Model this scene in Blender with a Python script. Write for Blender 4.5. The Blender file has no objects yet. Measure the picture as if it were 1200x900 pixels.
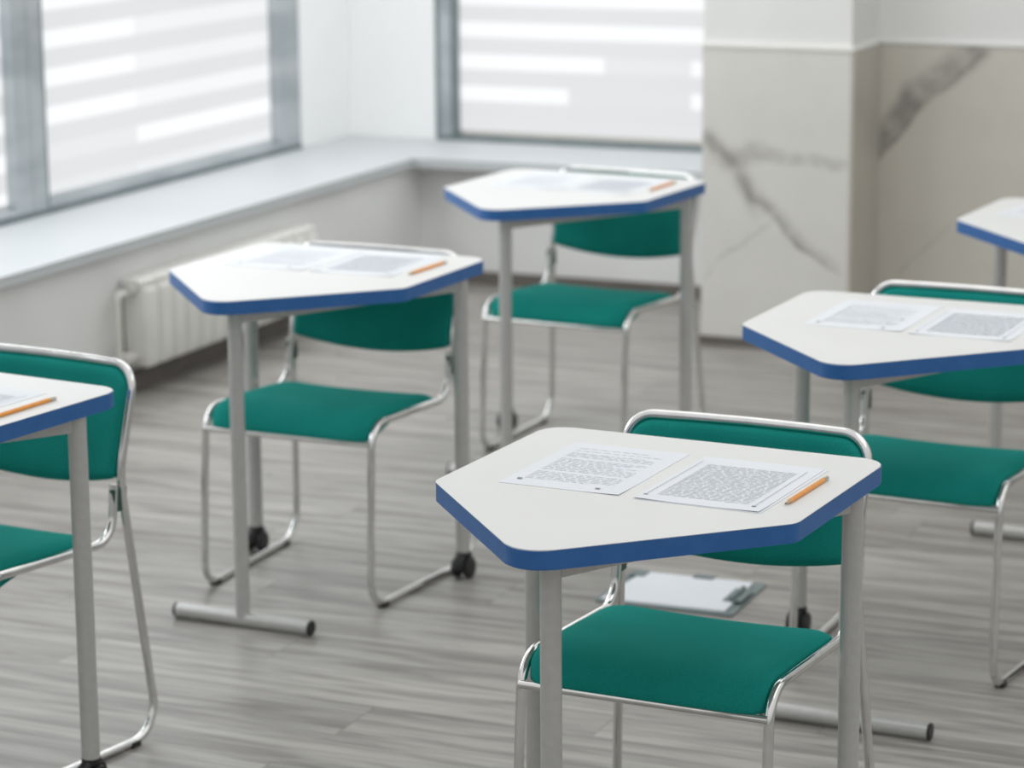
import bpy, bmesh, math, random
from mathutils import Vector, Matrix
random.seed(7)
C = bpy.context.scene.collection
cosd, sind, PI = math.cos, math.sin, math.pi

# ------------------------------------------------------------------ helpers
def tag(o, label=None, cat=None, group=None, kind=None):
    if label: o['label'] = label
    if cat: o['category'] = cat
    if group: o['group'] = group
    if kind: o['kind'] = kind
    return o

def obj(name, bm, mat, parent=None, smooth=False, sharp=40):
    me = bpy.data.meshes.new(name)
    bmesh.ops.recalc_face_normals(bm, faces=bm.faces)
    if smooth:
        for f in bm.faces: f.smooth = True
        for e in bm.edges:
            if len(e.link_faces) == 2 and e.calc_face_angle(0) > math.radians(sharp): e.smooth = False
    bm.to_mesh(me); bm.free()
    if isinstance(mat, (list, tuple)):
        for m in mat: me.materials.append(m)
    else: me.materials.append(mat)
    o = bpy.data.objects.new(name, me); C.objects.link(o)
    if parent: o.parent = parent
    return o

def empty(name, loc=(0, 0, 0), rz=0):
    o = bpy.data.objects.new(name, None); C.objects.link(o)
    o.location = loc; o.rotation_euler = (0, 0, rz); o.empty_display_size = .1
    return o

def children(o): return [c for c in C.objects if c.parent == o]
def copy_tree(o, parent=None):
    c = o.copy(); C.objects.link(c)
    if parent: c.parent = parent
    for ch in children(o): copy_tree(ch, c)
    return c

def add_box(bm, x0, x1, y0, y1, z0, z1, bev=0, seg=2):
    vs = [bm.verts.new(p) for p in [(x0,y0,z0),(x1,y0,z0),(x1,y1,z0),(x0,y1,z0),(x0,y0,z1),(x1,y0,z1),(x1,y1,z1),(x0,y1,z1)]]
    fs = [bm.faces.new([vs[i] for i in q]) for q in [(0,3,2,1),(4,5,6,7),(0,1,5,4),(1,2,6,5),(2,3,7,6),(3,0,4,7)]]
    if bev:
        es = list({e for f in fs for e in f.edges})
        bmesh.ops.bevel(bm, geom=es, offset=bev, segments=seg, profile=.5, affect='EDGES')
    return bm
def box(*a, **k): return add_box(bmesh.new(), *a, **k)

def fillet(pts, radii, n=8, closed=False):
    out = []; N = len(pts)
    P = [Vector(p) for p in pts]
    for i in range(N):
        r = radii[i] if isinstance(radii, (list, tuple)) else radii
        if (not closed and i in (0, N - 1)) or r <= 0: out.append(P[i]); continue
        a, b, c = P[i - 1], P[i], P[(i + 1) % N]
        u, v = (a - b).normalized(), (c - b).normalized()
        ang = u.angle(v)
        if ang > PI - .01: out.append(b); continue
        t = min(r / math.tan(ang / 2), (a - b).length * .48, (c - b).length * .48)
        r2 = t * math.tan(ang / 2)
        ctr = b + (u + v).normalized() * (r2 / math.sin(ang / 2))
        s, e = b + u * t - ctr, b + v * t - ctr
        tot = s.angle(e)
        for k in range(n + 1):
            f = k / n
            out.append(ctr + (s * math.sin((1 - f) * tot) + e * math.sin(f * tot)) / math.sin(tot))
    return out

def add_tube(bm, pts, r, n=14, cap=True, ry=None):
    pts = [Vector(p) for p in pts]
    pts = [p for i, p in enumerate(pts) if i == 0 or (p - pts[i - 1]).length > 1e-5]
    T = []
    for i in range(len(pts)):
        a = pts[max(i - 1, 0)]; b = pts[min(i + 1, len(pts) - 1)]
        T.append((b - a).normalized())
    up = Vector((0, 0, 1)) if abs(T[0].z) < .9 else Vector((0, 1, 0))
    nrm = (up - T[0] * up.dot(T[0])).normalized()
    rings = []
    for i, p in enumerate(pts):
        if i:
            nrm = T[i - 1].rotation_difference(T[i]) @ nrm
            nrm = (nrm - T[i] * nrm.dot(T[i])).normalized()
        bi = T[i].cross(nrm)
        rings.append([bm.verts.new(p + nrm * math.cos(2*PI*k/n) * r + bi * math.sin(2*PI*k/n) * (ry or r)) for k in range(n)])
    for a, b in zip(rings, rings[1:]):
        for k in range(n): bm.faces.new([a[k], a[(k+1) % n], b[(k+1) % n], b[k]])
    if cap:
        bm.faces.new(rings[0][::-1]); bm.faces.new(rings[-1])
    return bm
def tube(pts, r, **k): return add_tube(bmesh.new(), pts, r, **k)

def add_prism(bm, poly, z0, z1, mat_top=None):
    a = [bm.verts.new((p[0], p[1], z0)) for p in poly]; b = [bm.verts.new((p[0], p[1], z1)) for p in poly]
    n = len(poly)
    bm.faces.new(a[::-1]); t = bm.faces.new(b)
    if mat_top is not None: t.material_index = mat_top
    for k in range(n): bm.faces.new([a[k], a[(k+1) % n], b[(k+1) % n], b[k]])
    return bm

# ------------------------------------------------------------------ materials
class NT:
    def __init__(s, m): s.t = m.node_tree; s.n = s.t.nodes; s.l = s.t.links
    def node(s, ty, **k):
        n = s.n.new(ty)
        for a, b in k.items(): setattr(n, a, b)
        return n
    def val(s, sock, v):
        if hasattr(v, 'is_output') or hasattr(v, 'links'): s.l.new(v, sock)
        else: sock.default_value = v
    def math(s, op, a, b=0., c=None, clamp=False):
        n = s.node('ShaderNodeMath', operation=op, use_clamp=clamp)
        s.val(n.inputs[0], a); s.val(n.inputs[1], b)
        if c is not None: s.val(n.inputs[2], c)
        return n.outputs[0]
    def mix(s, f, a, b):
        n = s.node('ShaderNodeMix', data_type='RGBA')
        s.val(n.inputs[0], f)
        for i, v in ((6, a), (7, b)):
            s.val(n.inputs[i], (*v, 1) if isinstance(v, tuple) and len(v) == 3 else v)
        return n.outputs[2]
    def step(s, x, a, b):
        n = s.node('ShaderNodeMapRange', interpolation_type='SMOOTHSTEP')
        s.val(n.inputs[0], x); s.val(n.inputs[1], a); s.val(n.inputs[2], b)
        return n.outputs[0]

def mat(name, col, rough=.5, metal=0., spec=.5, **k):
    m = bpy.data.materials.new(name); m.use_nodes = True
    b = m.node_tree.nodes['Principled BSDF']
    b.inputs['Base Color'].default_value = (*col, 1); b.inputs['Roughness'].default_value = rough
    b.inputs['Metallic'].default_value = metal; b.inputs['Specular IOR Level'].default_value = spec
    for a, v in k.items(): b.inputs[a.replace('_', ' ')].default_value = v
    return m
def P(m): return m.node_tree.nodes['Principled BSDF']

def noisy(name, col, col2, scale, rough=.5, bump=0., detail=4, stretch=(1, 1, 1), **k):
    m = mat(name, col, rough, **k); t = NT(m)
    tc = t.node('ShaderNodeTexCoord'); mp = t.node('ShaderNodeMapping')
    mp.inputs['Scale'].default_value = stretch
    t.l.new(tc.outputs['Object'], mp.inputs[0])
    nz = t.node('ShaderNodeTexNoise'); nz.inputs['Scale'].default_value = scale; nz.inputs['Detail'].default_value = detail
    t.l.new(mp.outputs[0], nz.inputs['Vector'])
    t.l.new(t.mix(t.step(nz.outputs[0], .35, .65), col, col2), P(m).inputs['Base Color'])
    if bump:
        b = t.node('ShaderNodeBump'); b.inputs['Strength'].default_value = bump; b.inputs['Distance'].default_value = .002
        t.l.new(nz.outputs[0], b.inputs['Height']); t.l.new(b.outputs[0], P(m).inputs['Normal'])
    return m

M = {}
M['top'] = noisy('white_laminate', (.735, .74, .73), (.715, .72, .71), 3, rough=.5, spec=.28)
M['blue'] = noisy('blue_edge_band', (.022, .125, .370), (.028, .137, .390), 30, rough=.42)
M['leg'] = noisy('grey_painted_steel', (.54, .54, .53), (.51, .51, .50), 60, rough=.32, metal=.30)
M['chrome'] = noisy('chrome', (.80, .80, .79), (.74, .74, .73), 40, rough=.13, metal=1.)
M['black'] = noisy('black_plastic', (.010, .010, .011), (.018, .018, .019), 50, rough=.45)
M['clip'] = noisy('dark_green_clip', (.020, .075, .062), (.030, .090, .075), 80, rough=.4)
M['paper'] = noisy('paper', (.755, .785, .825), (.775, .80, .84), 9, rough=.8, spec=.2)
M['wall'] = noisy('white_plaster', (.93, .935, .935), (.91, .915, .915), 2.5, rough=.8, bump=.05)
M['lowwall'] = noisy('offwhite_parapet', (.79, .795, .79), (.75, .755, .75), 2, rough=.75)
M['sill'] = noisy('white_sill', (.60, .63, .645), (.58, .61, .625), 3, rough=.5, spec=.3)
M['frame'] = noisy('grey_window_frame', (.34, .38, .40), (.46, .50, .52), 9, rough=.4, stretch=(.3, .3, 1))
M['frame_dark'] = noisy('dark_window_gasket', (.15, .19, .20), (.19, .23, .24), 12, rough=.5)
M['base'] = noisy('dark_taupe_skirting', (.115, .103, .093), (.15, .135, .122), 6, rough=.5, stretch=(1, 1, 4))
M['trim'] = noisy('pale_trim', (.80, .79, .76), (.76, .75, .72), 8, rough=.45)
M['plaster2'] = noisy('light_grey_plaster', (.77, .775, .765), (.74, .745, .735), 2, rough=.8)
M['rad'] = noisy('cream_radiator', (.76, .76, .725), (.72, .72, .685), 10, rough=.4)
M['board'] = noisy('grey_green_board', (.15, .20, .20), (.18, .23, .23), 40, rough=.5)
M['pencil'] = noisy('orange_pencil_paint', (.80, .30, .035), (.86, .35, .05), 60, rough=.35)
M['wood'] = noisy('bare_pencil_wood', (.62, .42, .24), (.55, .36, .20), 200, rough=.6)
M['lead'] = noisy('graphite', (.03, .03, .035), (.05, .05, .055), 100, rough=.4)
M['ferrule'] = noisy('pencil_ferrule', (.60, .58, .52), (.50, .48, .42), 300, rough=.3, metal=.9)
M['eraser'] = noisy('pink_eraser', (.72, .60, .56), (.66, .54, .50), 100, rough=.7)
M['tag'] = noisy('pale_valve', (.62, .61, .58), (.5, .49, .46), 30, rough=.5)

# green fabric with a fine weave
def fabric():
    m = mat('green_fabric', (.01, .16, .125), .9, spec=.10); t = NT(m)
    P(m).inputs['Sheen Weight'].default_value = .18
    P(m).inputs['Sheen Roughness'].default_value = .5
    P(m).inputs['Sheen Tint'].default_value = (.05, .75, .65, 1)
    tc = t.node('ShaderNodeTexCoord')
    nz = t.node('ShaderNodeTexNoise'); nz.inputs['Scale'].default_value = 420; nz.inputs['Detail'].default_value = 2
    n2 = t.node('ShaderNodeTexNoise'); n2.inputs['Scale'].default_value = 6; n2.inputs['Detail'].default_value = 2
    for n in (nz, n2): t.l.new(tc.outputs['Object'], n.inputs['Vector'])
    c = t.mix(t.step(n2.outputs[0], .3, .7), (.008, .245, .210), (.012, .285, .245))
    c = t.mix(t.math('MULTIPLY', t.step(nz.outputs[0], .3, .7), .35), c, (.005, .130, .110))
    t.l.new(c, P(m).inputs['Base Color'])
    b = t.node('ShaderNodeBump'); b.inputs['Strength'].default_value = .25; b.inputs['Distance'].default_value = .001
    t.l.new(nz.outputs[0], b.inputs['Height']); t.l.new(b.outputs[0], P(m).inputs['Normal'])
    return m
M['green'] = fabric()

# vinyl plank floor: planks run along local x (parallel to the back wall)
def floor_mat():
    m = mat('grey_wood_planks', (.3, .29, .27), .4); t = NT(m)
    tc = t.node('ShaderNodeTexCoord'); sp = t.node('ShaderNodeSeparateXYZ'); t.l.new(tc.outputs['Object'], sp.inputs[0])
    x, y = sp.outputs[0], sp.outputs[1]
    W, L = .185, 1.25
    row = t.math('FLOOR', t.math('DIVIDE', y, W))
    off = t.math('MULTIPLY', t.math('FRACT', t.math('MULTIPLY', t.math('SINE', t.math('MULTIPLY', row, 12.9898)), 43758.5)), L)
    xx = t.math('DIVIDE', t.math('ADD', x, off), L)
    colid = t.math('FLOOR', xx)
    wn = t.node('ShaderNodeTexWhiteNoise', noise_dimensions='2D')
    cv = t.node('ShaderNodeCombineXYZ'); t.l.new(row, cv.inputs[0]); t.l.new(colid, cv.inputs[1]); t.l.new(cv.outputs[0], wn.inputs['Vector'])
    # grain coordinates, shifted per plank
    g = t.node('ShaderNodeCombineXYZ')
    t.l.new(t.math('ADD', t.math('MULTIPLY', x, .75), t.math('MULTIPLY', wn.outputs[0], 37.)), g.inputs[0])
    t.l.new(t.math('MULTIPLY', y, 9.), g.inputs[1]); t.l.new(t.math('MULTIPLY', wn.outputs[0], 11.), g.inputs[2])
    n1 = t.node('ShaderNodeTexNoise'); n1.inputs['Scale'].default_value = 2.6; n1.inputs['Detail'].default_value = 7; n1.inputs['Roughness'].default_value = .62; n1.inputs['Distortion'].default_value = .6
    t.l.new(g.outputs[0], n1.inputs['Vector'])
    g2 = t.node('ShaderNodeMapping'); g2.inputs['Scale'].default_value = (2., 6., 1.); t.l.new(g.outputs[0], g2.inputs[0])
    n2 = t.node('ShaderNodeTexNoise'); n2.inputs['Scale'].default_value = 2.2; n2.inputs['Detail'].default_value = 5
    t.l.new(g2.outputs[0], n2.inputs['Vector'])
    c = t.mix(t.step(n1.outputs[0], .33, .66), FL_DARK, FL_LIGHT)
    c = t.mix(t.math('MULTIPLY', t.step(n2.outputs[0], .50, .72), .45), c, FL_STREAK)
    # plank tone
    hv = t.node('ShaderNodeHueSaturation'); hv.inputs['Value'].default_value = 1
    t.l.new(t.math('MULTIPLY_ADD', wn.outputs[0], .16, .92), hv.inputs['Value']); t.l.new(c, hv.inputs['Color'])
    # seams
    fy = t.math('FRACT', t.math('DIVIDE', y, W)); fx = t.math('FRACT', xx)
    sy = t.math('MINIMUM', fy, t.math('SUBTRACT', 1., fy)); sx = t.math('MINIMUM', fx, t.math('SUBTRACT', 1., fx))
    seam = t.math('MAXIMUM', t.math('SUBTRACT', 1., t.step(sy, .004, .014)), t.math('SUBTRACT', 1., t.step(sx, .0008, .0026)))
    t.l.new(t.mix(t.math('MULTIPLY', seam, .35), hv.outputs[0], (.10, .09, .08)), P(m).inputs['Base Color'])
    t.l.new(t.math('MULTIPLY_ADD', n1.outputs[0], .2, .33), P(m).inputs['Roughness'])
    b = t.node('ShaderNodeBump'); b.inputs['Strength'].default_value = .12; b.inputs['Distance'].default_value = .002
    t.l.new(t.math('SUBTRACT', n2.outputs[0], seam), b.inputs['Height']); t.l.new(b.outputs[0], P(m).inputs['Normal'])
    return m
FL_DARK, FL_LIGHT, FL_STREAK = (.20, .187, .172), (.40, .385, .36), (.125, .112, .10)
M['floor'] = floor_mat()

# marble-look slab with explicit veins; coordinates are metres on the slab: x along, z up
def marble(name, base, veins, wob=.11):
    m = mat(name, base, .28); t = NT(m)
    tc = t.node('ShaderNodeTexCoord')
    nz = t.node('ShaderNodeTexNoise'); nz.inputs['Scale'].default_value = 7; nz.inputs['Detail'].default_value = 6
    t.l.new(tc.outputs['Object'], nz.inputs['Vector'])
    nf = t.node('ShaderNodeTexNoise'); nf.inputs['Scale'].default_value = 16; nf.inputs['Detail'].default_value = 6
    t.l.new(tc.outputs['Object'], nf.inputs['Vector'])
    sp = t.node('ShaderNodeSeparateXYZ'); t.l.new(tc.outputs['Object'], sp.inputs[0])
    sc = t.node('ShaderNodeSeparateColor'); t.l.new(nz.outputs['Color'], sc.inputs[0])
    x = t.math('MULTIPLY_ADD', t.math('SUBTRACT', sc.outputs[0], .5), wob, sp.outputs[0])
    z = t.math('MULTIPLY_ADD', t.math('SUBTRACT', sc.outputs[1], .5), wob, sp.outputs[2])
    col = t.mix(t.step(nz.outputs[0], .3, .75), base, tuple(c * .95 for c in base))
    for (x0, z0, x1, z1, w0, w1, amt) in veins:
        dx, dz = x1 - x0, z1 - z0; L = math.hypot(dx, dz); dx /= L; dz /= L
        rx, rz = t.math('SUBTRACT', x, x0), t.math('SUBTRACT', z, z0)
        al = t.math('ADD', t.math('MULTIPLY', rx, dx), t.math('MULTIPLY', rz, dz))
        ac = t.math('ABSOLUTE', t.math('SUBTRACT', t.math('MULTIPLY', rx, dz), t.math('MULTIPLY', rz, dx)))
        w = t.math('MULTIPLY_ADD', t.math('DIVIDE', al, L, clamp=True), w1 - w0, w0)
        k = t.math('SUBTRACT', 1., t.step(t.math('DIVIDE', ac, w), .25, 1.))
        e = t.math('MULTIPLY', t.step(al, -.02, .03), t.math('SUBTRACT', 1., t.step(al, L - .03, L + .02)))
        k = t.math('MULTIPLY', t.math('MULTIPLY', k, e), t.math('MULTIPLY', t.math('MULTIPLY_ADD', t.step(nf.outputs[0], .3, .62), .6, .4), amt))
        col = t.mix(k, col, (.235, .225, .205))
    t.l.new(col, P(m).inputs['Base Color'])
    return m
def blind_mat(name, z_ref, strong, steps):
    """day-night blind: horizontal bands of sheer and dense weave, daylight from behind painted in as emission"""
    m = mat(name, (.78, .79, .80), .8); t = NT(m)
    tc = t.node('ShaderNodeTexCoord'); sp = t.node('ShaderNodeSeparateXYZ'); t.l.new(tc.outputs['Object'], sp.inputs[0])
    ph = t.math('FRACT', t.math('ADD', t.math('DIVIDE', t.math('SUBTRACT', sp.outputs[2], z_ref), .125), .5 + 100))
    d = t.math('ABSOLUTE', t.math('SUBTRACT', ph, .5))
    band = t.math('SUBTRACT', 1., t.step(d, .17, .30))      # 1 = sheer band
    # painted glow: sheer bands dimmed in stretches, as if by buildings outside
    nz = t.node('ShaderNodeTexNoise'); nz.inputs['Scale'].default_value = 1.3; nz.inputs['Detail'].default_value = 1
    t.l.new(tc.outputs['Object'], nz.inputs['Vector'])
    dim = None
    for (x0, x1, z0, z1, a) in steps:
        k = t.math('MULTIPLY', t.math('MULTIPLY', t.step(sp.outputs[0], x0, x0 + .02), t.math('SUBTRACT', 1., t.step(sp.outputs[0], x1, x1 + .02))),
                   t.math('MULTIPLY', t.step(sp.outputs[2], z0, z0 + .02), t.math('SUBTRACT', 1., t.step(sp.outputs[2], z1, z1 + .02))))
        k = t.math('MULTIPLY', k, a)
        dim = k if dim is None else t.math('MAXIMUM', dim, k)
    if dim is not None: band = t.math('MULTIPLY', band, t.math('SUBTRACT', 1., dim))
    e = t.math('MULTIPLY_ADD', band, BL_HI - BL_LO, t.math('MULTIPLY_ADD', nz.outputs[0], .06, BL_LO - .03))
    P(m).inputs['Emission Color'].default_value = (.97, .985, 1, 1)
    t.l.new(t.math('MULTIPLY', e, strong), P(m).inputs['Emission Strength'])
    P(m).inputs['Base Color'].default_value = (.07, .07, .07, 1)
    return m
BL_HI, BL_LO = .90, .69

def glass():
    m = mat('window_glass', (.9, .95, .96), .03); P(m).inputs['Transmission Weight'].default_value = 1.; P(m).inputs['IOR'].default_value = 1.1
    return m
M['glass'] = glass()

def print_mat():
    """faint grey lines of print, no letters"""
    m = mat('faint_grey_print', (.6, .62, .66), .75)
    return m
M['ink'] = noisy('faint_grey_print', (.715, .745, .79), (.75, .78, .82), 55, rough=.75)
M['ink_dark'] = noisy('dark_grey_print', (.22, .23, .25), (.35, .36, .38), 90, rough=.75)

# ------------------------------------------------------------------ camera (fitted to the photograph)
F_PX, PITCH, ROLL, CAM_H, WY, DESK_H = 3209.72, .21505, -.0074931, 1.8507, .41107, .7592
cam_d = bpy.data.cameras.new('camera'); cam = bpy.data.objects.new('camera', cam_d); C.objects.link(cam)
cam_d.sensor_width = 36; cam_d.lens = F_PX / 1200 * 36; cam_d.clip_end = 60; cam_d.clip_start = .05
fw = Vector((0, math.cos(PITCH), -math.sin(PITCH))); rt = Vector((1, 0, 0)); up = rt.cross(fw)
rt2 = math.cos(ROLL) * rt + math.sin(ROLL) * up; up2 = -math.sin(ROLL) * rt + math.cos(ROLL) * up
mw = Matrix((rt2, up2, -fw)).transposed().to_4x4(); mw.translation = Vector((0, 0, CAM_H)); cam.matrix_world = mw
bpy.context.scene.camera = cam
cam_d.dof.use_dof = True; cam_d.dof.focus_distance = 4.30; cam_d.dof.aperture_fstop = 4.1; cam_d.dof.aperture_blades = 0

# ------------------------------------------------------------------ room shell (built in wall coordinates)
# a = along the back wall (+ right), b = depth; every shell object is turned by -WY
def shell(name, bm, m, kind='structure', parent=None, smooth=False):
    o = obj(name, bm, m, parent, smooth)
    if not parent: o.rotation_euler = (0, 0, -WY)
    if kind and not parent: tag(o, kind=kind)
    return o
def sempty(name):
    o = empty(name); o.rotation_euler = (0, 0, -WY); return tag(o, kind='structure')

AL, BB = -4.455, 9.36          # room face of left parapet, of back parapet
AG, BG = -4.955, 9.77
ZS = .487          # window planes
HT = 2.9
A_R, B_F = 2.6, -1.6          # right end, front end of what is built
CX0, CX1, CF, NB = -3.045, -2.538, 8.585, 8.90

shell('floor', box(-5.3, A_R, B_F, 10.0, -.06, 0), M['floor'])
shell('wall_left', box(-5.35, AL, B_F, 10.0, -.0, ZS - .032), M['lowwall'])
bm = bmesh.new()                # pier in the corner and lintel above the left windows
add_box(bm, -5.35, AG - .0, 9.345, 10.0, ZS - .032, HT); add_box(bm, -5.35, AG, B_F, 9.345, 2.25, HT)
shell('wall_left_upper', bm, M['wall'])
bm = bmesh.new()
add_box(bm, -5.35, -4.575, BG, 10.0, ZS - .032, HT); add_box(bm, -4.575, CX0 + .02, BG, 10.0, 2.25, HT)
shell('wall_back_upper', bm, M['wall'])
shell('wall_back', box(AL, CX0 + .02, BB, 10.0, 0, ZS - .032), M['lowwall'])
# sill: one slab round the corner
bm = bmesh.new()
add_prism(bm, [(AL + .03, B_F), (AL + .03, BB - .125), (CX0 + .01, BB - .125), (CX0 + .01, BG + .0), (AG - .0, BG), (AG, B_F)], ZS - .032, ZS)
bmesh.ops.bevel(bm, geom=[e for e in bm.edges if abs(e.verts[0].co.z - e.verts[1].co.z) < 1e-5 and e.verts[0].co.z > ZS - .01], offset=.006, segments=3, affect='EDGES')
shell('trim_1', bm, M['sill'], smooth=True)

# column + niche wall, upper plaster and lower marble slabs
def slab(name, a0, a1, b0, b1, z0, z1, m):
    """box whose object origin sits at its lower left, so the marble uses slab metres"""
    bm = box(0, a1 - a0, 0, b1 - b0, 0, z1 - z0)
    o = obj(name, bm, m); c, s = math.cos(-WY), math.sin(-WY)
    o.location = (c * a0 - s * b0, s * a0 + c * b0, z0); o.rotation_euler = (0, 0, -WY)
    return tag(o, kind='structure')
ZM = 1.003
slab('wall_column', CX0, CX1, CF + .012, 10.0, 0, HT, M['plaster2'])
mb1 = marble('column_marble', (.69, .68, .645), [
    (.0, .725, .23, .455, .030, .020, .55), (.0, .725, .23, .455, .055, .060, .30), (.23, .455, .50, .265, .020, .006, .75), (.15, .54, .50, .285, .035, .012, .30),
    (.06, .60, .22, .675, .07, .06, .42), (.20, .665, .49, .625, .045, .030, .36), (.0, .225, .24, .43, .006, .008, .40)])
slab('wall_column_cladding', CX0 - .0, CX1, CF, CF + .012, .0, ZM, mb1)
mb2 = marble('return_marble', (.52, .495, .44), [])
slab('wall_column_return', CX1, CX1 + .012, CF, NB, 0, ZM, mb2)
mb3 = marble('niche_marble', (.60, .575, .515), [
    (-.03, .62, .14, .84, .045, .075, .80), (-.01, .59, .16, .80, .014, .010, .8), (.10, .80, .36, 1.02, .065, .070, .72), (.15, .79, .37, .99, .010, .014, .6),
    (.08, .22, .26, .40, .006, .008, .30), (.7, .1, 1.3, .9, .02, .04, .5)], .05)
slab('wall_right', CX1, A_R, NB, 10.0, 0, ZM, mb3)
slab('wall_right_upper', CX1, A_R, NB + .010, 10.0, ZM, HT, M['plaster2'])
bm = bmesh.new()
add_box(bm, CX0, CX1 + .014, CF - .004, CF + .014, ZM, ZM + .010)
shell('trim_2', bm, M['trim'])
bm = box(CX1, CX1 + .014, CF + .014, NB, ZM, ZM + .008); add_box(bm, CX1, A_R, NB - .004, NB + .012, ZM, ZM + .008)
shell('trim_3', bm, M['plaster2'])
# skirtings
shell('baseboard_left', box(AL, AL + .014, B_F, BB, 0, .066), M['base'])
shell('baseboard_back', box(AL + .014, CX0, BB - .014, BB, 0, .050), M['base'])
shell('baseboard_column', box(CX0 - .010, CX1 + .010, CF - .012, CF, 0, .032), M['base'])
shell('baseboard_right', box(CX1 + .012, A_R, NB - .012, NB, 0, .032), M['base'])

# windows ---------------------------------------------------------
def window_left(n, b0, b1):
    w = sempty('window_%d' % n)
    z0, z1 = ZS, 2.25
    bm = bmesh.new(); f = .055
    f1 = .165 if n == 1 else .085
    add_box(bm, AG - .10, AG, b0, b0 + .085, z0, z1, .003); add_box(bm, AG - .10, AG, b1 - f1, b1, z0, z1, .003)
    add_box(bm, AG - .10, AG, b0 + .085, b1 - f1, z0, z0 + .035, .003); add_box(bm, AG - .10, AG, b0 + .085, b1 - f1, z1 - .06, z1, .003)
    obj('window_frame', bm, M['frame'], w)
    bm = bmesh.new()
    add_box(bm, AG - .098, AG + .004, b0 + .0, b1 - .0, z0, z0 + .020, .002)
    add_box(bm, AG - .05, AG + .002, b0 + .082, b0 + .090, z0 + .02, z1)
    obj('gasket', bm, M['frame_dark'], w)
    obj('glass_pane', box(AG - .09, AG - .084, b0 + .07, b1 - .07, z0 + .03, z1 - .05), M['glass'], w)
    return w
window_left(1, 7.485, 9.35); window_left(2, 5.55, 7.483); window_left(3, 3.60, 5.535)
wb = sempty('window_4')
z0, z1 = ZS, 2.25
bm = bmesh.new()
add_box(bm, -4.570, -4.50, BG, BG + .10, z0, z1, .003); add_box(bm, -4.50, CX0, BG, BG + .1, z0, z0 + .012, .002); add_box(bm, -4.50, CX0, BG, BG + .1, z1 - .06, z1, .002)
obj('window_frame', bm, M['frame'], wb)
bm = bmesh.new()
add_box(bm, -4.575, CX0, BG - .006, BG + .09, z0, z0 + .018, .002); add_box(bm, -4.575, -4.562, BG - .006, BG + .02, z0 + .018, z1)
add_box(bm, -4.508, -4.490, BG - .004, BG + .02, z0 + .018, z1)
obj('gasket', bm, M['frame_dark'], wb)
obj('glass_pane', box(-4.51, CX0, BG + .085, BG + .09, z0 + .01, z1 - .05), M['glass'], wb)

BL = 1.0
def blind(name, a0, a1, b0, b1, zb, zt, m, label, along_a):
    r = empty(name); r.rotation_euler = (0, 0, -WY); tag(r, label, 'blind')
    obj('blind_fabric', box(a0, a1, b0, b1, zb + .02, zt), m, r)
    d = .008
    if along_a: bm = box(a0, a1, b0 - d, b1 + d, zb, zb + .022, .004)
    else: bm = box(a0 - d, a1 + d, b0, b1, zb, zb + .022, .004)
    obj('bottom_bar', bm, M['sill'], r)
    return r
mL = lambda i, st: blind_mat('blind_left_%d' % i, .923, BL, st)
# blinds hang inside the frame reveal
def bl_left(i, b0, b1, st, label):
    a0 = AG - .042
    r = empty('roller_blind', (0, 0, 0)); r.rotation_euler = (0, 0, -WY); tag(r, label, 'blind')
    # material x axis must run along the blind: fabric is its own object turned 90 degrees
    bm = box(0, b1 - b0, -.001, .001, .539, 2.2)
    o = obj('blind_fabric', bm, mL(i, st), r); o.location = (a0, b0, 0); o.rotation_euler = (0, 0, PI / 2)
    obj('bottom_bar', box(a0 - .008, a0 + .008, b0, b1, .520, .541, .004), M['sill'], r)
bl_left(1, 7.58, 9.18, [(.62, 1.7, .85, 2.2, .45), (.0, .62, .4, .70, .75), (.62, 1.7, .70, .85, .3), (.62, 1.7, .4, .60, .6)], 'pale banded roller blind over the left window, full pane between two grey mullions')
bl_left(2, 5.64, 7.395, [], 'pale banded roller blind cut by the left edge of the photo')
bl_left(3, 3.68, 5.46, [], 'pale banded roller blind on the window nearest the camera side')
r = empty('roller_blind'); r.rotation_euler = (0, 0, -WY); tag(r, 'pale banded roller blind on the back window beside the marble column', 'blind')
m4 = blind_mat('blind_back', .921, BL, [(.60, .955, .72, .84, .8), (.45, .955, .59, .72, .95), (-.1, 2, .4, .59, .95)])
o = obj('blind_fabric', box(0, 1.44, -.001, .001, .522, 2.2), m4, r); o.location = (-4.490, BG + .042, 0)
obj('bottom_bar', box(-4.490, CX0, BG + .034, BG + .050, .505, .524, .003), mat('cream_bar', (.62, .60, .56), .5), r)

# radiator ---------------------------------------------------------
rad = empty('radiator', (0, 0, 0)); rad.rotation_euler = (0, 0, -WY)
tag(rad, 'cream finned radiator on the low wall under the left window', 'radiator')
N = 14; sw = .083
secs = None
for i in range(N):
    b0 = 7.17 + i * sw
    bm = bmesh.new()
    add_box(bm, AL + .012, AL + .098, b0 + .004, b0 + sw - .004, .092, .345, .010, 3)
    add_box(bm, AL + .006, AL + .090, b0 + .0015, b0 + sw - .0015, .332, .370, .010, 3)     # flared top
    add_box(bm, AL + .092, AL + .102, b0 + .012, b0 + sw - .012, .11, .335, .004)
    obj('radiator_section', bm, M['rad'], rad, smooth=True)
for z in (.125, .335): obj('header_pipe', tube([(AL + .05, 7.14, z), (AL + .05, 7.17 + N * sw + .01, z)], .018), M['tag'], rad, smooth=True)
bm = tube([(AL + .05, 7.14, .125), (AL + .05, 7.09, .125)], .022); obj('end_valve', bm, M['tag'], rad, smooth=True)
bm = tube(fillet([(AL + .05, 7.13, .335), (AL + .05, 7.085, .335), (AL + .05, 7.085, .05), (AL + .001, 7.085, .05)], .02), .010); obj('supply_pipe', bm, M['rad'], rad, smooth=True)

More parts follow.
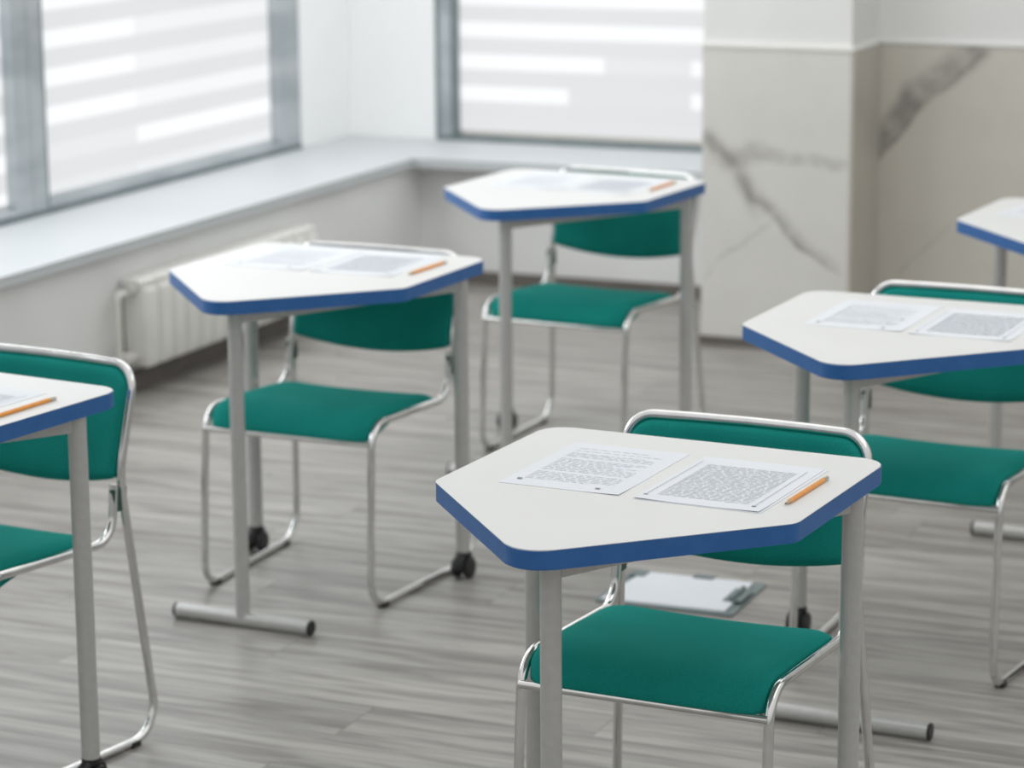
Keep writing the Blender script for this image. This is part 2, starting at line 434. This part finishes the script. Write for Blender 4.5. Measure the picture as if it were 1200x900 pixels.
# ------------------------------------------------------------------ desk
S = dict(A=(.310, 0), B=(.310, -.432), Cc=(0, -.7615), D=(-.310, -.432), E=(-.310, 0))
poly = fillet([(*S[k], 0) for k in ('A', 'E', 'D', 'Cc', 'B')], [.045, .045, .040, .055, .040], n=8, closed=True)
poly = [(p.x, p.y) for p in poly]
def make_desk():
    r = empty('student_desk')
    tt = .031
    bm = bmesh.new(); add_prism(bm, poly, DESK_H - tt, DESK_H)
    es = [e for e in bm.edges if abs(e.verts[0].co.z - e.verts[1].co.z) < 1e-6]
    bmesh.ops.bevel(bm, geom=es, offset=.0018, segments=2, affect='EDGES')
    for f in bm.faces: f.material_index = 0 if f.calc_center_median().z > DESK_H - .0012 or f.normal.z < -.99 else 1
    bm2 = bm.copy()
    for f in list(bm2.faces):
        if f.material_index == 1: bm2.faces.remove(f)
    for f in list(bm.faces):
        if f.material_index == 0: bm.faces.remove(f)
    for b in (bm, bm2):
        for f in b.faces: f.material_index = 0
        for v in [v for v in b.verts if not v.link_faces]: b.verts.remove(v)
    top = obj('tabletop', bm2, M['top'], r)
    band = obj('edge_band', bm, M['blue'], top, smooth=True)
    FL, RL, LL = (.008, -.664), (.287, -.110), (-.287, -.110)
    zr = DESK_H - tt
    # apron rails between the legs
    for a, b in ((RL, LL), (FL, RL), (LL, FL)):
        a, b = Vector((*a, 0)), Vector((*b, 0)); d = (b - a).normalized(); n = Vector((-d.y, d.x, 0)) * .010
        bm = bmesh.new()
        q = [a + d * .012 + n, b - d * .012 + n, b - d * .012 - n, a + d * .012 - n]
        add_prism(bm, [(v.x, v.y) for v in q], zr - .030, zr - .0005)
        obj('apron_rail', bm, M['leg'], r)
    # front leg stands on a cross bar
    obj('leg', tube([(*FL, .024), (*FL, zr - .0005)], .0165, n=24), M['leg'], r, smooth=True)
    y = FL[1]; bl = .172
    foot = obj('foot_bar', tube([(FL[0] - bl, y, .0185), (FL[0] + bl, y, .0185)], .0165, n=20), M['leg'], r, smooth=True)
    for s in (-1, 1):
        obj('end_cap', tube([(FL[0] + s * (bl + .001), y, .0185), (FL[0] + s * (bl + .006), y, .0185)], .0172, n=20), M['black'], foot, smooth=True)
    for X in (RL, LL):
        lg = obj('leg', tube([(*X, .062), (*X, zr - .0005)], .0175, n=24), M['leg'], r, smooth=True)
        bm = tube([(X[0], X[1], .054), (X[0], X[1], .066)], .0185, n=20)
        obj('leg_collar', bm, M['black'], lg, smooth=True)
        # twin wheel castor
        bm = bmesh.new()
        for s in (-1, 1):
            prof = [(.0, .018), (.006, .0245), (.012, .0265), (.018, .0245), (.020, .016)]
            rings = []
            for (dx, rr) in prof:
                rings.append([bm.verts.new((X[0] + s * (.004 + dx), X[1] + math.cos(2*PI*k/24) * rr, .0268 + math.sin(2*PI*k/24) * rr)) for k in range(24)])
            for p_, q_ in zip(rings, rings[1:]):
                for k in range(24): bm.faces.new([p_[k], p_[(k+1) % 24], q_[(k+1) % 24], q_[k]])
            bm.faces.new(rings[0]); bm.faces.new(rings[-1])
        w = obj('castor_wheel', bm, M['black'], lg, smooth=True)
        bm = bmesh.new()
        pts = [(X[0] , X[1] + math.cos(t) * .028, .0285 + math.sin(t) * .028) for t in [PI * k / 10 for k in range(11)]]
        add_tube(bm, pts, .0125, n=10)
        obj('castor_hood', bm, M['black'], lg, smooth=True)
    return r

# ------------------------------------------------------------------ chair
WS, WT, WR, WF = .219, .227, .250, .222
TY, TZ, KZ, RY, FY, SY, SZ, BY_, BZ, XZ = .051, .754, .542, .053, -.440, -.414, .436, -.032, .421, .390
RT = .0088
def make_chair():
    r = empty('visitor_chair')
    def side(s):
        return [(s * (WS - .002), -.0165, .530), (s * WS, -.030, BZ - .002), (s * WS, SY, SZ), (s * WF, FY, RT), (s * WR, RY, RT), (s * WS, 0, KZ), (s * WT, TY, TZ)]
    ra = [0, .055, .060, .060, .070, .25, .050]
    L, R_ = side(-1), side(1)
    mid = [(-.10, TY + .012, TZ), (0, TY + .016, TZ), (.10, TY + .012, TZ)]
    pts = fillet(L + mid + R_[::-1], ra + [.5, .5, .5] + ra[::-1], n=9)
    obj('tube_frame', tube(pts, RT, n=16), M['chrome'], r, smooth=True)
    cy = SY * .85 + FY * .15 - .006
    obj('crossbar', tube([(-WF + .002, cy, XZ), (WF - .002, cy, XZ)], .0068, n=12), M['chrome'], r, smooth=True)
    for s in (-1, 1):
        bm = box(s * WS - .0065, s * WS + .0065, -.030, .012, .482, .530, .003)
        bmesh.ops.translate(bm, verts=bm.verts, vec=(0, .003, -.008))
        obj('frame_clip', bm, M['clip'], r)
        for yy in (FY + .055, RY - .075):
            x = s * (WF + (WR - WF) * (yy - FY) / (RY - FY))
            obj('floor_glide', box(x - .0105, x + .0105, yy - .013, yy + .013, .0, .012, .002), M['black'], r)
    # seat: closed side profile swept across, pinched and rounded at the sides
    prof = [(-.050, .420), (-.068, .430), (-.11, .4355), (-.20, .441), (-.29, .447), (-.345, .4495), (-.385, .4465), (-.414, .437), (-.433, .422), (-.443, .405), (-.445, .392),
            (-.438, .387), (-.425, .392), (-.412, .410), (-.38, .416), (-.28, .415), (-.15, .410), (-.075, .404), (-.050, .408)]
    prof = [(-.05 + (y + .05) * .965, z + .0045) for (y, z) in prof]
    NX = 34; bm = bmesh.new(); rings = []
    Wx = WS - .0095
    for i in range(NX + 1):
        th = -PI / 2 + PI * i / NX
        u = math.sin(th)
        x = Wx * u
        e = max(0., (abs(x) - (Wx - .040)) / .040)
        k = math.sqrt(max(0., 1 - e * e))          # 1 inside, 0 at the very side
        ring = []
        for j, (y, z) in enumerate(prof):
            # local mid-line of the pad
            t = min(1, max(0, (-y - .03) / .40)); zm = .424 + .012 * t if y > -.39 else .424
            ym = min(-.065, max(y, -.405)) 
            bow = .006 * (x / Wx) ** 2 - .003
            if j in (9, 10, 11, 12): zm = z
            zz = zm + (z - zm) * (.12 + .88 * k) + bow * (1 if j < 9 else .3)
            yy = ym + (y - ym) * (.3 + .7 * k)
            c = max(0, (abs(x) - (Wx - .05)) / .05)
            if y > -.075: yy -= .022 * c * c
            if y < -.39: yy += .012 * c * c
            ring.append(bm.verts.new((x, yy, zz)))
        rings.append(ring)
    n = len(prof)
    for a, b in zip(rings, rings[1:]):
        for k in range(n): bm.faces.new([a[k], a[(k+1) % n], b[(k+1) % n], b[k]])
    bm.faces.new(rings[0]); bm.faces.new(rings[-1][::-1])
    o = obj('seat', bm, M['green'], r, smooth=True, sharp=80)
    sd = o.modifiers.new('soften', 'SUBSURF'); sd.levels = 1; sd.render_levels = 2
    # backrest pad between the uprights
    NU, NV = 28, 16; bm = bmesh.new(); F, Bk = [], []
    for i in range(NU + 1):
        s = -1 + 2 * i / NU; s = math.sin(s * PI / 2)
        fr, bk = [], []
        for j in range(NV + 1):
            v = j / NV; v = .5 - .5 * math.cos(v * PI)
            zb = .538 - .028 * (1 - s * s) ; zt = TZ - RT + .001
            hw = WS - RT + .001 + (WT - WS) * v
            # round the upper corners with the tube
            x = hw * s
            ztop = zt
            cr = .045; dxc = abs(x) - (hw - cr)
            if dxc > 0: ztop = zt - cr + math.sqrt(max(0, cr * cr - dxc * dxc))
            crb = .010; dxb = abs(x) - (hw - crb)
            if dxb > 0: zb = zb + crb - math.sqrt(max(0, crb * crb - dxb * dxb))
            z = zb + (ztop - zb) * v
            y0 = TY * max(0, (z - KZ)) / (TZ - KZ) + .020 * (1 - s * s) * (1 - .25 * v)
            ed = min(1, min((1 - abs(s)) * hw / .014, (z - zb) / .014 + 0, (ztop - z) / .014)); ed = max(0, ed)
            th = .004 + .011 * math.sqrt(1 - (1 - ed) ** 2)
            fr.append(bm.verts.new((x, y0 - th, z))); bk.append(bm.verts.new((x, y0 + th, z)))
        F.append(fr); Bk.append(bk)
    for i in range(NU):
        for j in range(NV):
            bm.faces.new([F[i][j], F[i+1][j], F[i+1][j+1], F[i][j+1]])
            bm.faces.new([Bk[i][j], Bk[i][j+1], Bk[i+1][j+1], Bk[i+1][j]])
    for i in range(NU):
        bm.faces.new([F[i][0], Bk[i][0], Bk[i+1][0], F[i+1][0]]); bm.faces.new([F[i][NV], F[i+1][NV], Bk[i+1][NV], Bk[i][NV]])
    for j in range(NV):
        bm.faces.new([F[0][j], F[0][j+1], Bk[0][j+1], Bk[0][j]]); bm.faces.new([F[NU][j], Bk[NU][j], Bk[NU][j+1], F[NU][j+1]])
    obj('backrest', bm, M['green'], r, smooth=True, sharp=60)
    return r

# ------------------------------------------------------------------ placements (from the camera fit)
desk_pose = [(.343, 4.521, -.460), (-.330, 6.529, -.448), (.290, 7.807, -.491), (.940, 5.818, -.443), (-.990, 5.140, -.536), (1.610, 7.170, -.473)]
desk_lab = ['white pentagonal desk with blue edge at the front, with two sheets and a sharp pencil',
 'white pentagonal desk with blue edge in front of the radiator',
 'white pentagonal desk with blue edge furthest back, left of the marble column',
 'white pentagonal desk with blue edge, right behind the front chair',
 'white pentagonal desk with blue edge, cut off by the left photo edge',
 'white pentagonal desk with blue edge, mostly cut off at far right by the marble']
chair_pose = [(.390, 4.634, -.449), (-.341, 6.520, -.441), (.315, 7.835, -.488), (.994, 5.913, -.473), (-.955, 5.284, -.529)]
chair_lab = ['green upholstered chair with chrome frame tucked under the front desk',
 'green upholstered chair with chrome frame tucked under the desk by the radiator',
 'green upholstered chair with chrome frame at the desk furthest back, below the back window',
 'green upholstered chair with chrome frame at the desk on the right, behind the front desk',
 'green upholstered chair with chrome frame cut by the left edge of the photo']
def place(o, p):
    o.location = (p[0], p[1], 0); o.rotation_euler = (0, 0, p[2]); return o
d0 = make_desk()
for i, p in enumerate(desk_pose):
    o = d0 if i == 0 else copy_tree(d0)
    place(o, p); tag(o, desk_lab[i], 'desk', 'white pentagonal classroom desks')
c0 = make_chair()
for i, p in enumerate(chair_pose):
    o = c0 if i == 0 else copy_tree(c0)
    place(o, p); tag(o, chair_lab[i], 'chair', 'green chairs at the desks')

def on_desk(i, x, y, rz=0, z=0):
    X, Y, t = desk_pose[i]; c, s = math.cos(t), math.sin(t)
    return (X + c * x - s * y, Y + s * x + c * y, DESK_H + z), t + rz

# ------------------------------------------------------------------ papers (origin: lower right corner as the camera sees it)
def make_paper(kind, seed):
    """an A4 sheet, 0.21 wide (x) by 0.297 long (y); print is faint and has no letters"""
    rnd = random.Random(seed)
    bm = bmesh.new(); nx, ny = 6, 8; W, L = .21, .297
    def h(x, y):      # barely curled corner
        return .0006 + .0014 * max(0, 1 - math.hypot(x + W, y - 0) / .05) * (1 if kind else 0) + .0012 * max(0, 1 - math.hypot(x, y) / .06)
    g = [[bm.verts.new((-W + W * a / nx, L * b / ny, h(-W + W * a / nx, L * b / ny))) for b in range(ny + 1)] for a in range(nx + 1)]
    for a in range(nx):
        for b in range(ny): bm.faces.new([g[a][b], g[a+1][b], g[a+1][b+1], g[a][b+1]])
    ret = bmesh.ops.extrude_face_region(bm, geom=bm.faces[:])
    bmesh.ops.translate(bm, verts=[v for v in ret['geom'] if isinstance(v, bmesh.types.BMVert)], vec=(0, 0, -.0004))
    sheet = obj('exam_paper', bm, M['paper'], None)
    bm = bmesh.new(); z = .0010
    def bar(x0, x1, y, t, zz=z):
        vs = [bm.verts.new(q) for q in ((x0, y, zz), (x1, y, zz), (x1, y + t, zz), (x0, y + t, zz))]; bm.faces.new(vs)
    if kind == 0:     # heading and paragraphs (page is read from the chair: top of the page at low y)
        y = .045
        while y < .262:
            x = -.185
            end = -.03 if rnd.random() > .35 else -.03 - rnd.random() * .08
            if rnd.random() < .12: y += .009; continue
            while x < end:
                w = .006 + rnd.random() * .016
                bar(x, min(x + w, end), y, .0022); x += w + .0035
            y += .0078
    else:             # dense lined form
        y = .036
        while y < .250:
            x = -.185
            while x < -.03:
                w = .008 + rnd.random() * .022
                bar(x, min(x + w, -.03), y, .0026); x += w + .003
            y += .0062
    for v in bm.verts: v.co.z = max(v.co.z, .0011)
    obj('printed_text', bm, M['ink'], sheet)
    bm = bmesh.new()
    if kind == 0:
        marks = [(-.050, -.042, .020, .007, .0018), (-.192, -.184, .030, .008, .0018)]
    else:
        marks = [(-.2035, -.1965, .024, .005, .0019), (-.0215, -.0145, .024, .005, .0019)]
        for q in ((-.2003, -.1994, .026, .238, .0018), (-.0183, -.0174, .026, .238, .0018)):
            bm = bmesh.new(); bar(*q); obj('margin_line', bm, M['ink_dark'], sheet)
    for q in marks:
        bm = bmesh.new(); bar(*q); obj('corner_mark', bm, M['ink_dark'], sheet)
    return sheet
papA, papB = make_paper(0, 3), make_paper(1, 5)
def put(o, i, x, y, rz, z=0):
    loc, t = on_desk(i, x, y, rz, z); o.location = loc; o.rotation_euler = (0, 0, t); return o
PG = 'printed sheets lying on the desks'
spots = [  # desk, sheet, corner x, y, turn, z, label
 (0, 'A', -.002, -.395, .008, .0, 'printed sheet on the front desk, the left one of the pair'),
 (0, 'P', .240, -.405, -.01, .0, 'blank-edged sheet peeking out under the ruled form on the front desk'),
 (0, 'B', .236, -.401, .0, .0009, 'printed form with dark margin lines on the front desk, beside the pencil'),
 (1, 'A', -.016, -.325, -.02, .0, 'printed sheet on the desk by the radiator, the left one'),
 (1, 'B', .215, -.315, .05, .0, 'printed sheet on the desk by the radiator, the one next to the pencil'),
 (2, 'A', -.012, -.345, .01, .0, 'printed sheet on the furthest desk, the left one'),
 (2, 'B', .215, -.345, .01, .0, 'printed sheet on the furthest desk, the one next to the pencil'),
 (3, 'A', .018, -.382, .01, .0, 'printed sheet on the desk behind the front desk, the left one'),
 (3, 'B', .246, -.392, .01, .0, 'printed sheet on the desk behind the front desk, right one of the pair'),
 (4, 'B', .212, -.400, .0, .0, 'printed sheet beside the pencil on the desk cut by the left edge'),
 (5, 'A', -.030, -.330, -.06, .0, 'printed sheet on the desk cut off at the far right'),
]
used = set()
for (i, k, x, y, rz, z, lab) in spots:
    if k == 'P':
        bm = box(-.21, 0, 0, .297, .0002, .0007); o = obj('exam_paper', bm, M['paper'])
    else:
        src = papA if k == 'A' else papB
        o = src if k not in used else copy_tree(src); used.add(k)
    put(o, i, x, y, rz, z); tag(o, lab, 'paper', PG)

# ------------------------------------------------------------------ pencils
def make_pencil():
    r = empty('pencil')
    def hexa(y0, y1, r0, r1, n=6):
        bm = bmesh.new(); a, b = [], []
        for k in range(n):
            t = PI / n + 2 * PI * k / n + PI/6*(0)
            a.append(bm.verts.new((math.cos(t) * r0, y0, math.sin(t) * r0 + .0036))); b.append(bm.verts.new((math.cos(t) * r1, y1, math.sin(t) * r1 + .0036)))
        for k in range(n): bm.faces.new([a[k], a[(k+1) % n], b[(k+1) % n], b[k]])
        bm.faces.new(a); bm.faces.new(b[::-1]); return bm
    obj('barrel', hexa(.022, .168, .0041, .0041), M['pencil'], r)
    obj('sharpened_wood', hexa(.006, .022, .0014, .0039, 18), M['wood'], r)
    obj('lead_tip', hexa(.0, .006, .0003, .0014, 12), M['lead'], r)
    obj('ferrule', hexa(.168, .180, .0040, .0040, 18), M['ferrule'], r)
    obj('eraser', hexa(.180, .187, .0037, .0033, 18), M['eraser'], r)
    return r
pencils = [(0, .258, -.348, -.015, 'sharpened orange pencil on the front desk beside the ruled form'),
 (1, .243, -.290, -.02, 'orange pencil on the desk by the radiator'),
 (2, .244, -.268, .03, 'orange pencil on the furthest desk, near the marble column'),
 (4, .266, -.322, .03, 'orange pencil with pale eraser on the desk cut by the left edge')]
p0 = make_pencil()
for n, (i, x, y, rz, lab) in enumerate(pencils):
    o = p0 if n == 0 else copy_tree(p0)
    put(o, i, x, y, rz); tag(o, lab, 'pencil', 'orange pencils on the desks')

# ------------------------------------------------------------------ clipboard on the floor
cb = empty('clipboard', (.496, 5.969, 0)); cb.rotation_euler = (0, 0, -WY + .02)
tag(cb, 'grey clipboard with white sheets lying on the floor behind the front desk', 'clipboard')
bm = bmesh.new()
cp = fillet([(0, 0, 0), (0, .275, 0), (-.335, .245, 0), (-.335, 0, 0)], .012, n=5, closed=True)
add_prism(bm, [(p.x, p.y) for p in cp], 0, .0045); obj('board', bm, M['board'], cb)
bm = bmesh.new(); add_prism(bm, [(-.022, .012), (-.030, .255), (-.300, .252), (-.322, .010)], .0047, .0095); obj('paper_stack', bm, M['paper'], cb)
bm = box(-.050, -.006, .085, .185, .0096, .013, .0012); add_tube(bm, [(-.030, .085, .016), (-.030, .185, .016)], .0055, n=10); obj('clip', bm, M['board'], cb)
bm = box(-.175, -.125, .238, .268, .0096, .0125, .001); obj('label_tab', bm, M['frame_dark'], cb)
bm = box(-.325, -.285, .205, .250, .0097, .0115, .001); obj('corner_flap', bm, M['board'], cb)

# ------------------------------------------------------------------ light
w = bpy.data.worlds.new('world'); bpy.context.scene.world = w; w.use_nodes = True
t = NT(w); bg = w.node_tree.nodes['Background']
tc = t.node('ShaderNodeTexCoord'); sp = t.node('ShaderNodeSeparateXYZ'); t.l.new(tc.outputs['Generated'], sp.inputs[0])
cr = t.node('ShaderNodeValToRGB'); t.l.new(t.math('MULTIPLY_ADD', sp.outputs[2], .5, .5), cr.inputs[0])
e = cr.color_ramp.elements; e[0].position = .45; e[0].color = (.16, .155, .15, 1); e[1].position = 1.; e[1].color = (.80, .81, .81, 1)
k = cr.color_ramp.elements.new(.60); k.color = (.58, .58, .57, 1)
t.l.new(cr.outputs[0], bg.inputs[0]); bg.inputs[1].default_value = 1.04

def area(name, a, b, z, sx, sy, rot, power, col=(1, 1, 1)):
    l = bpy.data.lights.new(name, 'AREA'); l.shape = 'RECTANGLE'; l.size = sx; l.size_y = sy; l.energy = power; l.color = col
    o = bpy.data.objects.new(name, l); C.objects.link(o)
    c, s = math.cos(-WY), math.sin(-WY)
    o.location = (c * a - s * b, s * a + c * b, z); o.rotation_euler = rot; return o
# area lamps for daylight at the windows, then unseen fill added overhead
area('window_daylight', AG + .10, 8.35, 1.85, .8, 1.6, (0, math.radians(-65), -WY), 9, (.93, .97, 1))
area('window_daylight', AG + .10, 6.5, 1.85, .8, 1.8, (0, math.radians(-65), -WY), 17, (.93, .97, 1))
area('window_daylight', AG + .10, 4.6, 1.85, .8, 1.8, (0, math.radians(-65), -WY), 17, (.93, .97, 1))
area('window_daylight', -3.78, BG - .10, 1.85, 1.4, .8, (math.radians(-65), 0, -WY), 3, (.93, .97, 1))
area('overhead_fill', -2.9, 7.9, 2.75, 2.4, .7, (math.radians(66), 0, -WY + .25), 17, (1, .99, .97))  # added fill, tilted to brighten the back wall and corner
area('overhead_fill', -3.0, 6.6, 2.85, 2.2, 3.6, (0, 0, -WY), 16, (1, .985, .96))  # added soft fill from above
area('overhead_fill', -.2, 5.0, 2.85, 1.6, 3.6, (0, 0, -WY), 12, (1, .985, .96))

sc = bpy.context.scene
sc.view_settings.view_transform = 'Standard'; sc.view_settings.look = 'None'
sc.view_settings.exposure = .07; sc.view_settings.gamma = 1
sc.cycles.max_bounces = 8; sc.cycles.use_denoising = True
